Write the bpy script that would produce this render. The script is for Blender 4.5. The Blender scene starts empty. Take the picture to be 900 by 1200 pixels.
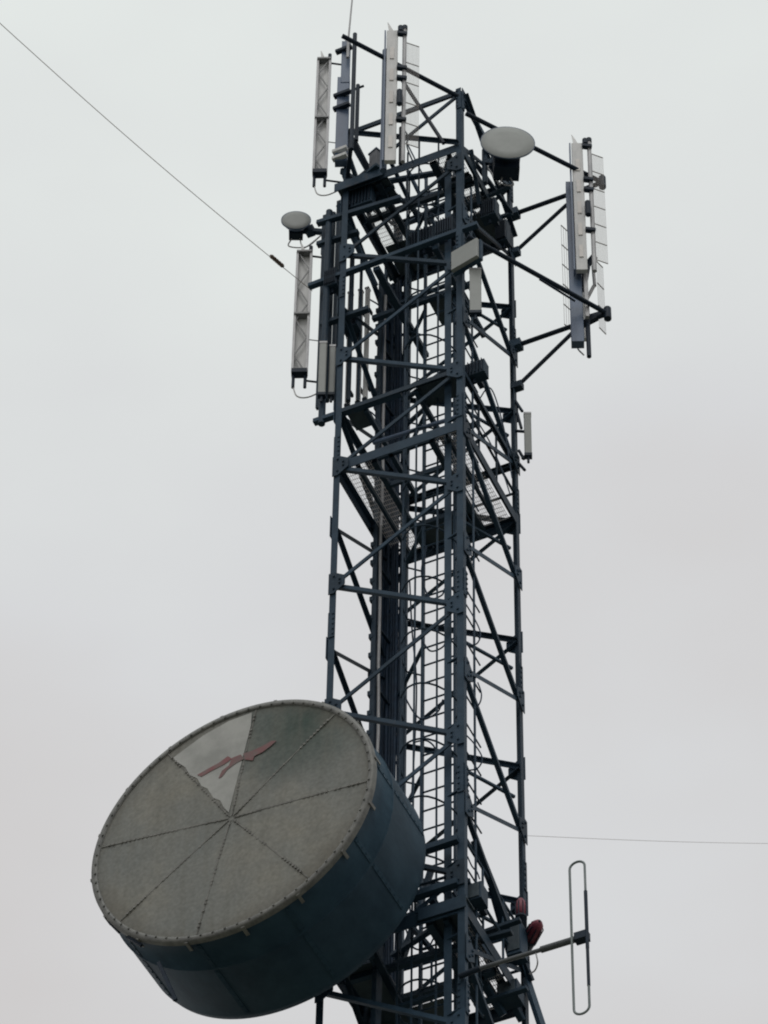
import bpy, bmesh, math, random
from mathutils import Vector, Matrix
random.seed(7)
R = math.radians
sc = bpy.context.scene
col = sc.collection

# ------------------------------------------------------------------ camera
# metres; x runs along the tower face turned to the viewer, y away from the viewer, z up, ground at 0
ZB = 37.9                                    # height of the lower walkway above the ground
F, ELEV, ROLL, YAW = 4935.97, R(49.985), R(1.0501), R(25.285)
W0 = Vector((0.835756, 29.23574, 36.31290))  # from the lens to the near corner of the walkway
u = Vector((math.cos(YAW), -math.sin(YAW), 0)); v = Vector((math.sin(YAW), math.cos(YAW), 0))
def to_tower(w): return Vector((w.dot(u), w.dot(v), w.z))
fw = Vector((0, math.cos(ELEV), math.sin(ELEV))); up = Vector((0, -math.sin(ELEV), math.cos(ELEV))); rt = Vector((1, 0, 0))
Rr = math.cos(ROLL)*rt + math.sin(ROLL)*up; Uu = -math.sin(ROLL)*rt + math.cos(ROLL)*up
fw, Rr, Uu = to_tower(fw), to_tower(Rr), to_tower(Uu)
eye = -to_tower(W0) + Vector((0, 0, ZB))
cd = bpy.data.cameras.new('camera'); cam = bpy.data.objects.new('camera', cd); col.objects.link(cam)
cd.sensor_fit = 'VERTICAL'; cd.sensor_height = 24; cd.lens = F/1200*24; cd.clip_end = 6000; cd.clip_start = .1
M = Matrix((Rr, Uu, -fw)).transposed().to_4x4(); M.translation = eye
cam.matrix_world = M
sc.camera = cam
sc.render.resolution_x, sc.render.resolution_y = 768, 1024

# ------------------------------------------------------------------ light
wd = bpy.data.worlds.new('World'); sc.world = wd; wd.use_nodes = True
nt = wd.node_tree; N = nt.nodes; Lk = nt.links; N.clear()
out = N.new('ShaderNodeOutputWorld'); bg = N.new('ShaderNodeBackground'); Lk.new(bg.outputs[0], out.inputs[0])
bg.inputs[1].default_value = .1
sky = N.new('ShaderNodeTexSky'); sky.sky_type = 'NISHITA'; sky.sun_disc = False
sky.sun_elevation = R(58); sky.sun_rotation = R(200)
tc = N.new('ShaderNodeTexCoord'); mp = N.new('ShaderNodeMapping'); Lk.new(tc.outputs['Generated'], mp.inputs[0])
mp.inputs['Scale'].default_value = (1, 1, 2.2)
nz = N.new('ShaderNodeTexNoise'); nz.inputs['Scale'].default_value = 5.5; nz.inputs['Detail'].default_value = 4; nz.inputs['Roughness'].default_value = .45
Lk.new(mp.outputs[0], nz.inputs[0])
sx = N.new('ShaderNodeSeparateXYZ'); Lk.new(tc.outputs['Generated'], sx.inputs[0])
gr = N.new('ShaderNodeMapRange'); gr.inputs[1].default_value = .665; gr.inputs[2].default_value = .85
Lk.new(sx.outputs[2], gr.inputs[0])
ad = N.new('ShaderNodeMath'); ad.operation = 'MULTIPLY_ADD'; Lk.new(nz.outputs[0], ad.inputs[0]); ad.inputs[1].default_value = 1.3
sb = N.new('ShaderNodeMath'); sb.operation = 'SUBTRACT'; Lk.new(gr.outputs[0], sb.inputs[0]); sb.inputs[1].default_value = .68
Lk.new(sb.outputs[0], ad.inputs[2])
rp = N.new('ShaderNodeValToRGB'); Lk.new(ad.outputs[0], rp.inputs[0])
cr = rp.color_ramp; cr.elements[0].position = 0; cr.elements[0].color = (.620, .596, .588, 1)
cr.elements[1].position = 1; cr.elements[1].color = (.800, .840, .815, 1)
e = cr.elements.new(.45); e.color = (.690, .698, .708, 1)
scl = N.new('ShaderNodeVectorMath'); scl.operation = 'SCALE'; scl.inputs[3].default_value = 10.0; Lk.new(rp.outputs[0], scl.inputs[0])
mx = N.new('ShaderNodeMixRGB'); mx.inputs[0].default_value = .97      # closed cloud deck, hardly any blue through it
Lk.new(sky.outputs[0], mx.inputs[1]); Lk.new(scl.outputs[0], mx.inputs[2]); Lk.new(mx.outputs[0], bg.inputs[0])
sd = bpy.data.lights.new('sun', 'SUN'); sun = bpy.data.objects.new('sun', sd); col.objects.link(sun)
sd.energy = .6; sd.angle = R(25); sd.color = (1, .97, .93)
sun.rotation_euler = (R(32), 0, R(20)); sun.location = (0, 0, 70)
vs = sc.view_settings; vs.view_transform = 'Standard'; vs.look = 'None'; vs.gamma = 1; vs.exposure = 0; vs.use_curve_mapping = False
try: sc.cycles.filter_width = 2.0
except Exception: pass

# ------------------------------------------------------------------ materials
def mat(name, c, rough=.6, metal=0, var=.25, scale=6, c2=None, bump=0, streak=1, spec=.5, tone=.08, rust=None):
    m = bpy.data.materials.new(name); m.use_nodes = True; t = m.node_tree; b = t.nodes['Principled BSDF']
    b.inputs['Roughness'].default_value = rough; b.inputs['Metallic'].default_value = metal
    b.inputs['Specular IOR Level'].default_value = spec
    g = t.nodes.new('ShaderNodeTexCoord'); mpp = t.nodes.new('ShaderNodeMapping'); mpp.inputs['Scale'].default_value = (1, 1, 1/streak)
    t.links.new(g.outputs['Object'], mpp.inputs[0])
    n = t.nodes.new('ShaderNodeTexNoise'); n.inputs['Scale'].default_value = scale; n.inputs['Detail'].default_value = 6; n.inputs['Roughness'].default_value = .65
    t.links.new(mpp.outputs[0], n.inputs[0])
    r = t.nodes.new('ShaderNodeValToRGB'); t.links.new(n.outputs[0], r.inputs[0])
    a = c2 if c2 else tuple(x*(1-var) for x in c)
    r.color_ramp.elements[0].position = .35; r.color_ramp.elements[0].color = (*a, 1)
    r.color_ramp.elements[1].position = .65; r.color_ramp.elements[1].color = (*c, 1)
    oi = t.nodes.new('ShaderNodeObjectInfo'); mr = t.nodes.new('ShaderNodeMapRange'); t.links.new(oi.outputs['Random'], mr.inputs[0])
    mr.inputs[3].default_value = 1-tone; mr.inputs[4].default_value = 1+tone
    hs = t.nodes.new('ShaderNodeVectorMath'); hs.operation = 'SCALE'; t.links.new(r.outputs[0], hs.inputs[0]); t.links.new(mr.outputs[0], hs.inputs[3])
    last = hs.outputs[0]
    if rust:
        n3 = t.nodes.new('ShaderNodeTexNoise'); n3.inputs['Scale'].default_value = 3.1; n3.inputs['Detail'].default_value = 9; n3.inputs['Roughness'].default_value = .75
        t.links.new(g.outputs['Object'], n3.inputs[0]); q3 = t.nodes.new('ShaderNodeMapRange'); t.links.new(n3.outputs[0], q3.inputs[0]); q3.inputs[1].default_value = .60; q3.inputs[2].default_value = .70; q3.inputs[4].default_value = .8
        m3 = t.nodes.new('ShaderNodeMixRGB'); t.links.new(q3.outputs[0], m3.inputs[0]); t.links.new(last, m3.inputs[1]); m3.inputs[2].default_value = (*rust, 1); last = m3.outputs[0]
    t.links.new(last, b.inputs['Base Color'])
    if bump:
        bp = t.nodes.new('ShaderNodeBump'); bp.inputs['Strength'].default_value = bump; bp.inputs['Distance'].default_value = .01
        t.links.new(n.outputs[0], bp.inputs['Height']); t.links.new(bp.outputs[0], b.inputs['Normal'])
    return m
M_ST = mat('navy_steel_paint', (.030, .060, .094), .6, c2=(.019, .041, .067), scale=5, bump=.15, spec=.2, tone=.28, rust=(.085, .085, .095))
M_DK = mat('dark_steel', (.016, .032, .055), .6, c2=(.010, .020, .036), scale=9, spec=.25)
M_CB = mat('black_cable_jacket', (.022, .048, .088), .6, var=.35, scale=12, spec=.2)
M_GV = mat('galvanised_metal', (.52, .53, .54), .5, metal=.1, c2=(.36, .37, .39), scale=14, streak=4, tone=.15, rust=(.20, .17, .15))
M_PN = mat('pale_grey_plastic', (.74, .75, .745), .55, c2=(.56, .58, .58), scale=9, streak=5, rust=(.30, .30, .28))
M_PNB = mat('slate_blue_panel', (.095, .150, .245), .5, c2=(.062, .100, .170), scale=6, streak=5)
M_GRT = mat('grating_metal', (.55, .54, .53), .6, c2=(.42, .41, .40), scale=20)
M_PLT = mat('chequer_plate', (.045, .075, .095), .6, c2=(.028, .048, .066), scale=8, bump=.3)
M_RED = mat('red_lamp_glass', (.26, .045, .075), .55, c2=(.16, .035, .06), scale=20)
M_EMB = mat('faded_red_vinyl', (.23, .095, .10), .75, c2=(.19, .14, .135), scale=9)
M_SHR = mat('weathered_shaded_shroud', (.040, .085, .125), .65, c2=(.022, .052, .082), scale=2.2, streak=.6, bump=.1, spec=.15)  # underside shade of a probably whitish drum, put into the dark blue base colour
M_RIM = mat('radome_rim_metal', (.20, .205, .19), .5, c2=(.11, .115, .11), scale=10)
M_SEAM = mat('seam_tape', (.13, .13, .12), .7, c2=(.26, .26, .24), scale=7)
M_SLT = mat('insulator_brown', (.16, .12, .09), .4, var=.4, scale=20)
M_WIR = mat('wire_rope', (.34, .29, .25), .7, var=.2, scale=20)

def radome_mat():
    m = bpy.data.materials.new('aged_radome_fabric'); m.use_nodes = True; t = m.node_tree; b = t.nodes['Principled BSDF']
    b.inputs['Roughness'].default_value = .75; b.inputs['Specular IOR Level'].default_value = .25
    g = t.nodes.new('ShaderNodeTexCoord')
    n1 = t.nodes.new('ShaderNodeTexNoise'); n1.inputs['Scale'].default_value = .85; n1.inputs['Detail'].default_value = 7; n1.inputs['Roughness'].default_value = .6
    n2 = t.nodes.new('ShaderNodeTexNoise'); n2.inputs['Scale'].default_value = 26; n2.inputs['Detail'].default_value = 4
    for n in (n1, n2): t.links.new(g.outputs['Object'], n.inputs[0])
    r = t.nodes.new('ShaderNodeValToRGB'); t.links.new(n1.outputs[0], r.inputs[0]); q = r.color_ramp
    q.elements[0].position = .30; q.elements[0].color = (.195, .212, .205, 1)
    q.elements[1].position = .72; q.elements[1].color = (.275, .268, .228, 1)
    k = q.elements.new(.5); k.color = (.235, .243, .225, 1)
    # a mildewed patch near the upper right edge of the fabric
    d = t.nodes.new('ShaderNodeVectorMath'); d.operation = 'DISTANCE'; t.links.new(g.outputs['Object'], d.inputs[0]); d.inputs[1].default_value = STAIN
    wob = t.nodes.new('ShaderNodeMath'); wob.operation = 'MULTIPLY_ADD'; t.links.new(n1.outputs[0], wob.inputs[0]); wob.inputs[1].default_value = .9; t.links.new(d.outputs['Value'], wob.inputs[2])
    mr = t.nodes.new('ShaderNodeMapRange'); t.links.new(wob.outputs[0], mr.inputs[0]); mr.inputs[1].default_value = .55; mr.inputs[2].default_value = 1.35; mr.inputs[3].default_value = 1.0; mr.inputs[4].default_value = 0
    mm = t.nodes.new('ShaderNodeMixRGB'); t.links.new(mr.outputs[0], mm.inputs[0]); t.links.new(r.outputs[0], mm.inputs[1]); mm.inputs[2].default_value = (.055, .085, .075, 1)
    m2 = t.nodes.new('ShaderNodeMixRGB'); m2.blend_type = 'OVERLAY'; m2.inputs[0].default_value = .35
    ms = t.nodes.new('ShaderNodeMapping'); ms.inputs['Scale'].default_value = (9, 9, .8); t.links.new(g.outputs['Object'], ms.inputs[0])
    n4 = t.nodes.new('ShaderNodeTexNoise'); n4.inputs['Scale'].default_value = 1; n4.inputs['Detail'].default_value = 5; t.links.new(ms.outputs[0], n4.inputs[0])
    r4 = t.nodes.new('ShaderNodeMapRange'); t.links.new(n4.outputs[0], r4.inputs[0]); r4.inputs[1].default_value = .45; r4.inputs[2].default_value = .75; r4.inputs[4].default_value = .45
    m4 = t.nodes.new('ShaderNodeMixRGB'); t.links.new(r4.outputs[0], m4.inputs[0]); t.links.new(mm.outputs[0], m4.inputs[1]); m4.inputs[2].default_value = (.175, .175, .150, 1)
    # grime gathered in a ring inside the rim
    dc = t.nodes.new('ShaderNodeVectorMath'); dc.operation = 'DISTANCE'; t.links.new(g.outputs['Object'], dc.inputs[0]); dc.inputs[1].default_value = CENTRE
    wb = t.nodes.new('ShaderNodeMath'); wb.operation = 'MULTIPLY_ADD'; t.links.new(n1.outputs[0], wb.inputs[0]); wb.inputs[1].default_value = .6; t.links.new(dc.outputs['Value'], wb.inputs[2])
    r5 = t.nodes.new('ShaderNodeMapRange'); t.links.new(wb.outputs[0], r5.inputs[0]); r5.inputs[1].default_value = 1.62; r5.inputs[2].default_value = 1.86; r5.inputs[4].default_value = .6
    m5 = t.nodes.new('ShaderNodeMixRGB'); t.links.new(r5.outputs[0], m5.inputs[0]); t.links.new(m4.outputs[0], m5.inputs[1]); m5.inputs[2].default_value = (.115, .105, .085, 1)
    t.links.new(m5.outputs[0], m2.inputs[1]); t.links.new(n2.outputs[0], m2.inputs[2]); t.links.new(m2.outputs[0], b.inputs['Base Color'])
    return m

# ------------------------------------------------------------------ helpers
def at(px, py, x=None, y=None, z=None):
    """the point of a given plane (x, y or z known; z above the walkway) seen at this place of the photograph"""
    d = fw*F + Rr*(px-450) - Uu*(py-600)
    if x is not None: t = (x-eye.x)/d.x
    elif y is not None: t = (y-eye.y)/d.y
    else: t = (z+ZB-eye.z)/d.z
    return eye + d*t
def pix(P):
    w = P-eye; d = w.dot(fw); return 450+F*w.dot(Rr)/d, 600-F*w.dot(Uu)/d
def zat(x, y, py):
    """height on the upright through (x, y) seen at picture row py"""
    lo, hi = 10, 60
    for _ in range(40):
        m = (lo+hi)/2
        if pix(Vector((x, y, m)))[1] > py: lo = m
        else: hi = m
    return lo
def V(x, y, z): return Vector((x, y, z+ZB))

class MB:
    def __init__(s): s.v = []; s.f = []; s.sm = []
    def add(s, vs, fs, smooth=False):
        k = len(s.v); s.v += [tuple(a) for a in vs]; s.f += [tuple(i+k for i in f) for f in fs]; s.sm += [smooth]*len(fs); return s
    def prism(s, p, q, prof, ax, ay, smooth=False, taper=1):
        n = len(prof); vs = [p+ax*a+ay*b for a, b in prof]+[q+(ax*a+ay*b)*taper for a, b in prof]
        fs = [(i, (i+1) % n, n+(i+1) % n, n+i) for i in range(n)]
        s.add(vs, fs, smooth); s.add(vs, [tuple(range(n))[::-1], tuple(range(n, 2*n))]); return s
    def bar(s, p, q, w, h, nrm=Vector((0, 0, 1))):
        d = (q-p).normalized(); ay = nrm-d*nrm.dot(d)
        if ay.length < 1e-4: ay = d.orthogonal()
        ay.normalize(); ax = ay.cross(d).normalized(); a, b = w/2, h/2
        return s.prism(p, q, [(-a, -b), (a, -b), (a, b), (-a, b)], ax, ay)
    def ell(s, p, q, w, t, nrm):
        """an angle iron: one leg lies in the plane across nrm, the other points along nrm"""
        d = (q-p).normalized(); ay = nrm-d*nrm.dot(d); ay.normalize(); ax = ay.cross(d).normalized()
        return s.prism(p, q, [(-w/2, 0), (w/2, 0), (w/2, t), (-w/2+t, t), (-w/2+t, w), (-w/2, w)], ax, ay)
    def tube(s, p, q, r, n=10, r2=None):
        d = (q-p).normalized(); ax = d.orthogonal().normalized(); ay = d.cross(ax)
        return s.prism(p, q, [(r*math.cos(2*math.pi*i/n), r*math.sin(2*math.pi*i/n)) for i in range(n)], ax, ay, True, 1 if r2 is None else r2/r)
    def path(s, pts, r, n=8, closed=False):
        m = len(pts); rings = []; ref = None
        for i, p in enumerate(pts):
            a = pts[(i-1) % m] if closed or i > 0 else p; b = pts[(i+1) % m] if closed or i < m-1 else p
            d = (b-a).normalized()
            if ref is None: ref = d.orthogonal()
            ref = (ref-d*ref.dot(d)).normalized(); c = d.cross(ref)
            rings.append([p+(ref*math.cos(2*math.pi*k/n)+c*math.sin(2*math.pi*k/n))*r for k in range(n)])
        vs = [x for g in rings for x in g]; fs = []
        for i in range(m if closed else m-1):
            j = (i+1) % m
            for k in range(n): fs.append((i*n+k, i*n+(k+1) % n, j*n+(k+1) % n, j*n+k))
        return s.add(vs, fs, True)
    def box(s, c, sx, sy, sz, ax=Vector((1, 0, 0)), ay=Vector((0, 1, 0))):
        az = ax.cross(ay); o = c-az*sz/2
        return s.prism(o, o+az*sz, [(-sx/2, -sy/2), (sx/2, -sy/2), (sx/2, sy/2), (-sx/2, sy/2)], ax, ay)
    def lathe(s, c, axis, prof, n=48, ref=None):
        """prof: (distance along axis, radius)"""
        ax = (ref or axis.orthogonal()).normalized(); ay = axis.cross(ax); vs = []; fs = []
        for d, r in prof:
            for k in range(n): vs.append(c+axis*d+(ax*math.cos(2*math.pi*k/n)+ay*math.sin(2*math.pi*k/n))*max(r, .0005))
        for i in range(len(prof)-1):
            for k in range(n): fs.append((i*n+k, i*n+(k+1) % n, (i+1)*n+(k+1) % n, (i+1)*n+k))
        return s.add(vs, fs, True)
    def build(s, name, m, parent=None, bevel=0, label=None):
        me = bpy.data.meshes.new(name)
        off = Vector((0, 0, 0)); q = parent
        while q is not None: off += q.location; q = q.parent
        if parent is None:                           # origin at the base of the thing
            xs = [a[0] for a in s.v]; ys = [a[1] for a in s.v]; zs = [a[2] for a in s.v]
            off = Vector(((min(xs)+max(xs))/2, (min(ys)+max(ys))/2, min(zs)))
        me.from_pydata([tuple(Vector(a)-off) for a in s.v], [], s.f); me.materials.append(m)
        bm = bmesh.new(); bm.from_mesh(me); bmesh.ops.recalc_face_normals(bm, faces=bm.faces); bm.to_mesh(me); bm.free()
        for i, f in enumerate(me.polygons): f.use_smooth = s.sm[i]
        o = bpy.data.objects.new(name, me); col.objects.link(o)
        if parent is not None: o.parent = parent
        else: o.location = off
        if bevel:
            b = o.modifiers.new('edge', 'BEVEL'); b.width = bevel; b.segments = 2; b.limit_method = 'ANGLE'
        if label: o['label'] = label
        return o
def thing(name, loc, label, cat, group=None):
    o = bpy.data.objects.new(name, None); col.objects.link(o); o.location = loc; o.empty_display_size = .2
    o['label'] = label; o['category'] = cat
    if group: o['group'] = group
    return o
def tag(o, label, cat, group=None):
    o['label'] = label; o['category'] = cat
    if group: o['group'] = group
    return o
def curve(pts, n=8):
    """smooth points through the given ones"""
    P = [2*pts[0]-pts[1]]+list(pts)+[2*pts[-1]-pts[-2]]; o = []
    for i in range(1, len(P)-2):
        for k in range(n):
            t = k/n; a, b, c, d = P[i-1], P[i], P[i+1], P[i+2]
            o.append(.5*((2*b)+(c-a)*t+(2*a-5*b+4*c-d)*t*t+(3*b-a-3*c+d)*t**3))
    return o+[pts[-1]]
X, Y, Z = Vector((1, 0, 0)), Vector((0, 1, 0)), Vector((0, 0, 1))

# ------------------------------------------------------------------ the ground
g = MB(); n = 40; S_ = 3000
g.add([(-S_, -S_, 0), (S_, -S_, 0), (S_, S_, 0), (-S_, S_, 0)], [(0, 1, 2, 3)])
go = g.build('ground', mat('rough_grass_ground', (.14, .14, .11), .95, c2=(.09, .09, .07), scale=.4, bump=.4))
go['kind'] = 'structure'

# ------------------------------------------------------------------ the lattice tower
S = 1.5; ZT = 6.5; ZP = 5.33
tower = thing('lattice_tower', Vector((-S/2, S/2, 0)), 'tall dark navy square steel lattice tower carrying all the antennas', 'tower')
LEG = {'A': (-S, 0), 'B': (-S, S), 'C': (0, 0), 'D': (0, S)}
INW = {'A': (1, 1), 'B': (1, -1), 'C': (-1, 1), 'D': (-1, -1)}
def P(k, z, ins=0): return V(LEG[k][0]+INW[k][0]*ins, LEG[k][1]+INW[k][1]*ins, z)
for k in 'ABCD':
    m = MB(); x, y = LEG[k]; sx_, sy_ = INW[k]; w, t = .075, .010; h = .037
    top = ZT if k in 'AC' else ZT-.05
    m.prism(V(x-sx_*h, y-sy_*h, -ZB), V(x-sx_*h, y-sy_*h, top), [(0, 0), (w, 0), (w, t), (t, t), (t, w), (0, w)], X*sx_, Y*sy_)
    for z in range(-12, 7, 3):                       # splice plates with bolts
        zz = z+.35
        m.box(V(x-sx_*(h+.007), y+sy_*.002, zz), .010, w*.9, .42); m.box(V(x+sx_*.002, y-sy_*(h+.007), zz), w*.9, .010, .42)
        for b in range(5): m.box(V(x+sx_*.02, y-sy_*(h+.017), zz-.16+b*.08), .022, .012, .022); m.box(V(x-sx_*(h+.017), y+sy_*.02, zz-.16+b*.08), .012, .022, .022)
    m.build('leg', M_ST, tower)
# single zigzag bracing on each face, staggered by one metre between neighbouring faces
FACES = [('A', 'B', -X, 1, 0), ('A', 'C', -Y, 0, 1), ('C', 'D', X, 0, 1), ('B', 'D', Y, 1, 0)]
low = MB()
for a, b, nr, pa, pb in FACES:
    for z in range(-37, 6):
        ka, kb = (a, b) if z % 2 == pa else (b, a)   # the node at height z lies on ka
        z1 = z+1
        p = P(ka, z)+nr*.045; q = P(kb, z1)+nr*.045
        if z1 > ZP: continue
        d = (q-p).normalized(); p += d*.02; q -= d*.02
        tgt = low if z < -12 else MB()
        wdt = .050
        tgt.ell(p-nr*.012, q-nr*.012, wdt, .008, -nr)
        if z >= -12: tgt.build('brace', M_ST, tower)
lo_ = low.build('brace', M_ST, tower); lo_['kind'] = 'stuff'
for k in 'ABCD':
    for z in range(-12, 6):
        fc = [f for f in FACES if k in f[:2] and z % 2 == (f[3] if f[0] == k else f[4])]
        for a, b, nr, pa, pb in fc:
            o = b if k == a else a; dirv = (P(o, 0)-P(k, 0)).normalized()
            g = MB(); c = P(k, z)+nr*.049
            pts = [c-Z*.17-dirv*.045, c-Z*.17+dirv*.02, c-Z*.07+dirv*.15, c+Z*.07+dirv*.15, c+Z*.17+dirv*.02, c+Z*.17-dirv*.045]
            g.add([q+nr*.009 for q in pts]+[q+nr*.001 for q in pts], [(0, 1, 2, 3, 4, 5), (11, 10, 9, 8, 7, 6)]+[(i, (i+1) % 6, 6+(i+1) % 6, 6+i) for i in range(6)])
            for bx, bz in ((.02, -.1), (.02, .1), (.09, -.03), (.09, .03)):
                g.box(c+dirv*bx+Z*bz+nr*.014, .022, .022, .022)
            g.build('gusset_plate', M_ST, tower)
# top frames
def ring(z, w, name='ring_beam', faces='ABCD', out=.03):
    for a, b, nr, pa, pb in FACES:
        m = MB(); m.bar(P(a, z)+nr*out, P(b, z)+nr*out, .012, w, Z); m.bar(P(a, z+w*.5-.006)+nr*(out-.035), P(b, z+w*.5-.006)+nr*(out-.035), .06, .01, Z)
        m.build(name, M_ST, tower)
ring(ZT, .075); ring(ZP, .15); ring(0, .15); ring(1.0, .07); ring(-7.45, .16)
# crossed braces of the topmost storey
for a, b, nr, pa, pb in FACES:
    MB().ell(P(a, ZP+.04)+nr*.03, P(b, ZT-.04)+nr*.03, .05, .007, -nr).build('brace', M_ST, tower)
    MB().ell(P(b, ZP+.04)+nr*.055, P(a, ZT-.04)+nr*.055, .05, .007, nr).build('brace', M_ST, tower)
# walkways: a steel frame, pale open grating along two sides, chequer plate at the back
def grating(z, x0, x1, y0, y1):
    m = MB(); n = int((x1-x0)/.022)
    for i in range(n+1):
        x = x0+(x1-x0)*i/n; m.box(V(x, (y0+y1)/2, z), .0028, y1-y0, .010)
    k = int((y1-y0)/.06)
    for i in range(k+1):
        y = y0+(y1-y0)*i/k; m.box(V((x0+x1)/2, y, z+.004), x1-x0, .003, .008)
    return m
def walkway(z, gr_, plates, beams):
    f = MB()
    for (x0, y0, x1, y1, w) in beams: f.bar(V(x0, y0, z-.03), V(x1, y1, z-.03), w, .07)
    fr = f.build('walkway_frame', M_ST, tower)
    for r_ in gr_: grating(z+.03, *r_).build('grating', M_GRT, fr)
    for (x0, x1, y0, y1) in plates: MB().box(V((x0+x1)/2, (y0+y1)/2, z+.022), x1-x0, y1-y0, .012).build('floor_plate', M_PLT, fr)
    return fr
walkway(0, [(-1.44, -1.10, .05, 1.45), (-.34, -.05, .06, 1.45)], [(-1.05, -.38, 1.10, 1.46), (-.50, -.37, .95, 1.3)],
        [(-1.07, .03, -1.07, 1.47, .06), (-.37, .03, -.37, 1.47, .06), (-1.27, .05, -1.27, 1.45, .035), (-.19, .03, -.19, 1.47, .03), (-1.05, 1.1, -.4, 1.1, .06), (-1.05, .42, -.4, .42, .035)])
walkway(ZP, [(-1.44, -1.13, .05, 1.45), (-.34, -.05, .06, 1.1)], [(-1.44, -.05, .98, 1.46), (-.33, -.05, .36, .56), (-1.44, -1.0, .05, .36)],
        [(-1.10, .03, -1.10, 1.47, .07), (-.37, .03, -.37, 1.47, .09), (-1.27, .05, -1.27, 1.45, .035), (-.16, .03, -.16, .5, .05), (-1.05, .98, -.4, .98, .07), (-1.45, .5, -.05, .5, .06), (-.35, .8, -.03, .8, .09), (-.35, .42, -.03, .42, .06)])
walkway(3.6, [], [(-.75, -.30, .70, 1.15)], [(-1.1, .03, -1.1, 1.47, .08), (-.34, .03, -.34, 1.47, .06), (-1.45, .7, -.05, .7, .06)])
walkway(1.0, [], [(-.55, -.08, .03, .33), (-1.44, -1.2, .05, .32)], [(-.57, .03, -.57, 1.47, .05), (-1.2, .05, -1.2, 1.45, .05), (-1.4, .75, -.1, .75, .04)])
walkway(-7.45, [(-.34, -.05, .06, 1.45)], [(-1.44, -1.1, .35, 1.45), (-1.05, -.7, 1.1, 1.45), (-.36, -.08, .05, .40)],
        [(-1.07, .03, -1.07, 1.47, .07), (-.37, .03, -.37, 1.47, .08), (-.2, .03, -.2, 1.47, .05), (-1.05, .9, -.05, .9, .07), (-1.4, .45, -.05, .45, .06)])
for (a, b, c, d, yy, y2, w_) in ((452, 213, 528, 200, .5, .5, .07), (455, 222, 505, 262, .6, 1.0, .05), (466, 268, 534, 232, 1.2, .9, .05), (458, 190, 492, 262, .3, 1.1, .045), (528, 175, 505, 262, .5, 1.3, .045), (450, 240, 530, 222, 1.0, 1.0, .04),
        (470, 300, 535, 250, 1.45, 1.0, .05), (478, 200, 520, 285, .9, 1.4, .035), (556, 190, 600, 250, .6, 1.2, .05), (552, 176, 562, 240, .25, .6, .05), (562, 235, 598, 218, .8, .8, .05), (566, 262, 600, 250, 1.2, 1.2, .05),
        (404, 205, 428, 262, .1, .5, .07), (404, 242, 462, 218, .1, .2, .06), (400, 200, 455, 240, .0, .3, .08), (470, 355, 534, 330, .9, .9, .045), (472, 470, 535, 425, 1.2, .7, .05), (474, 500, 530, 450, 1.3, .8, .045),
        (462, 1080, 512, 1060, .5, .5, .05), (460, 1120, 520, 1080, .9, .5, .06), (464, 1065, 512, 1120, .6, .9, .05), (462, 1130, 600, 1092, .6, .6, .07), (520, 1040, 570, 1120, .3, .8, .06), (548, 1030, 566, 1190, .2, .9, .05),
        (548, 1100, 610, 1078, .9, .9, .06), (552, 1140, 612, 1120, 1.0, 1.0, .05), (556, 1178, 618, 1158, 1.1, 1.1, .06), (470, 1180, 530, 1160, .5, .5, .06), (575, 1040, 600, 1130, .8, 1.4, .05), (430, 1100, 470, 1180, .1, .6, .07)):
    MB().bar(at(a, b, y=yy), at(c, d, y=y2), w_, .04).build('cross_member', M_ST, tower)
for z, q in ((ZP-.02, (-1.62, -.98, -.10, .33)), (-7.42, (-.45, .06, -.06, .15))):
    MB().box(V((q[0]+q[1])/2, (q[2]+q[3])/2, z+.06), q[1]-q[0], q[3]-q[2], .012).build('floor_plate', M_PLT, tower)
    MB().box(V((q[0]+q[1])/2, q[2], z), q[1]-q[0], .012, .16).build('toe_board', M_ST, tower)
MB().bar(at(617, 1148, y=S), at(636, 1206, y=S-.1), .08, .05).build('cross_member', M_ST, tower)
MB().bar(at(446, 1010, y=.4), at(440, 1210, y=.4), .13, .05).build('cross_member', M_ST, tower)
MB().bar(at(505, 1020, y=.9), at(470, 1130, y=.9), .06, .05).build('cross_member', M_ST, tower)
# hand rails round the lower walkways
for z in (-7.45, 0):
    for a, b, nr, pa, pb in FACES:
        if z == 0 and a+b in ('AC', 'AB'): continue
        m = MB()
        for h in (.5, 1.0): m.tube(P(a, z+h)+nr*.0, P(b, z+h), .016, 8)
        for t in (.33, .66): m.tube(P(a, z).lerp(P(b, z), t), P(a, z+1.0).lerp(P(b, z+1.0), t), .014, 8)
        m.build('hand_rail', M_ST, tower)

# caged ladder up the middle
LX0, LX1, LY = -.80, -.42, .78
m = MB()
for x in (LX0, LX1): m.bar(V(x, LY, -14), V(x, LY, ZP+.9), .028, .045, Y)
z = -14.0
while z < ZP+.8: m.tube(V(LX0, LY, z), V(LX1, LY, z), .011, 8); z += .28
for z in range(-13, 6, 2): m.bar(V(-S+.04, S-.05, z+.5), V(LX0, LY, z+.5), .04, .03); m.bar(V(-.04, S-.05, z+.5), V(LX1, LY, z+.5), .03, .03)
lad = m.build('ladder', M_ST, tower)
m = MB(); cx = (LX0+LX1)/2; z = -14.0; rr = .33
while z < ZP+.8:
    pts = [V(cx+rr*math.cos(t)*.98, LY-.12-(rr+.18)*max(0, math.sin(t)), z) for t in [math.pi*i/14 for i in range(15)]]
    m.path([V(LX1, LY, z)]+pts+[V(LX0, LY, z)], .011, 6); z += .85
for i in range(5):
    t = math.pi*(.06+.88*i/4); x, y = cx+rr*math.cos(t)*.98, LY-.12-(rr+.18)*math.sin(t)
    m.bar(V(x, y, -14), V(x, y, ZP+.75), .022, .006, Y)
m.build('safety_cage', M_ST, lad)
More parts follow.
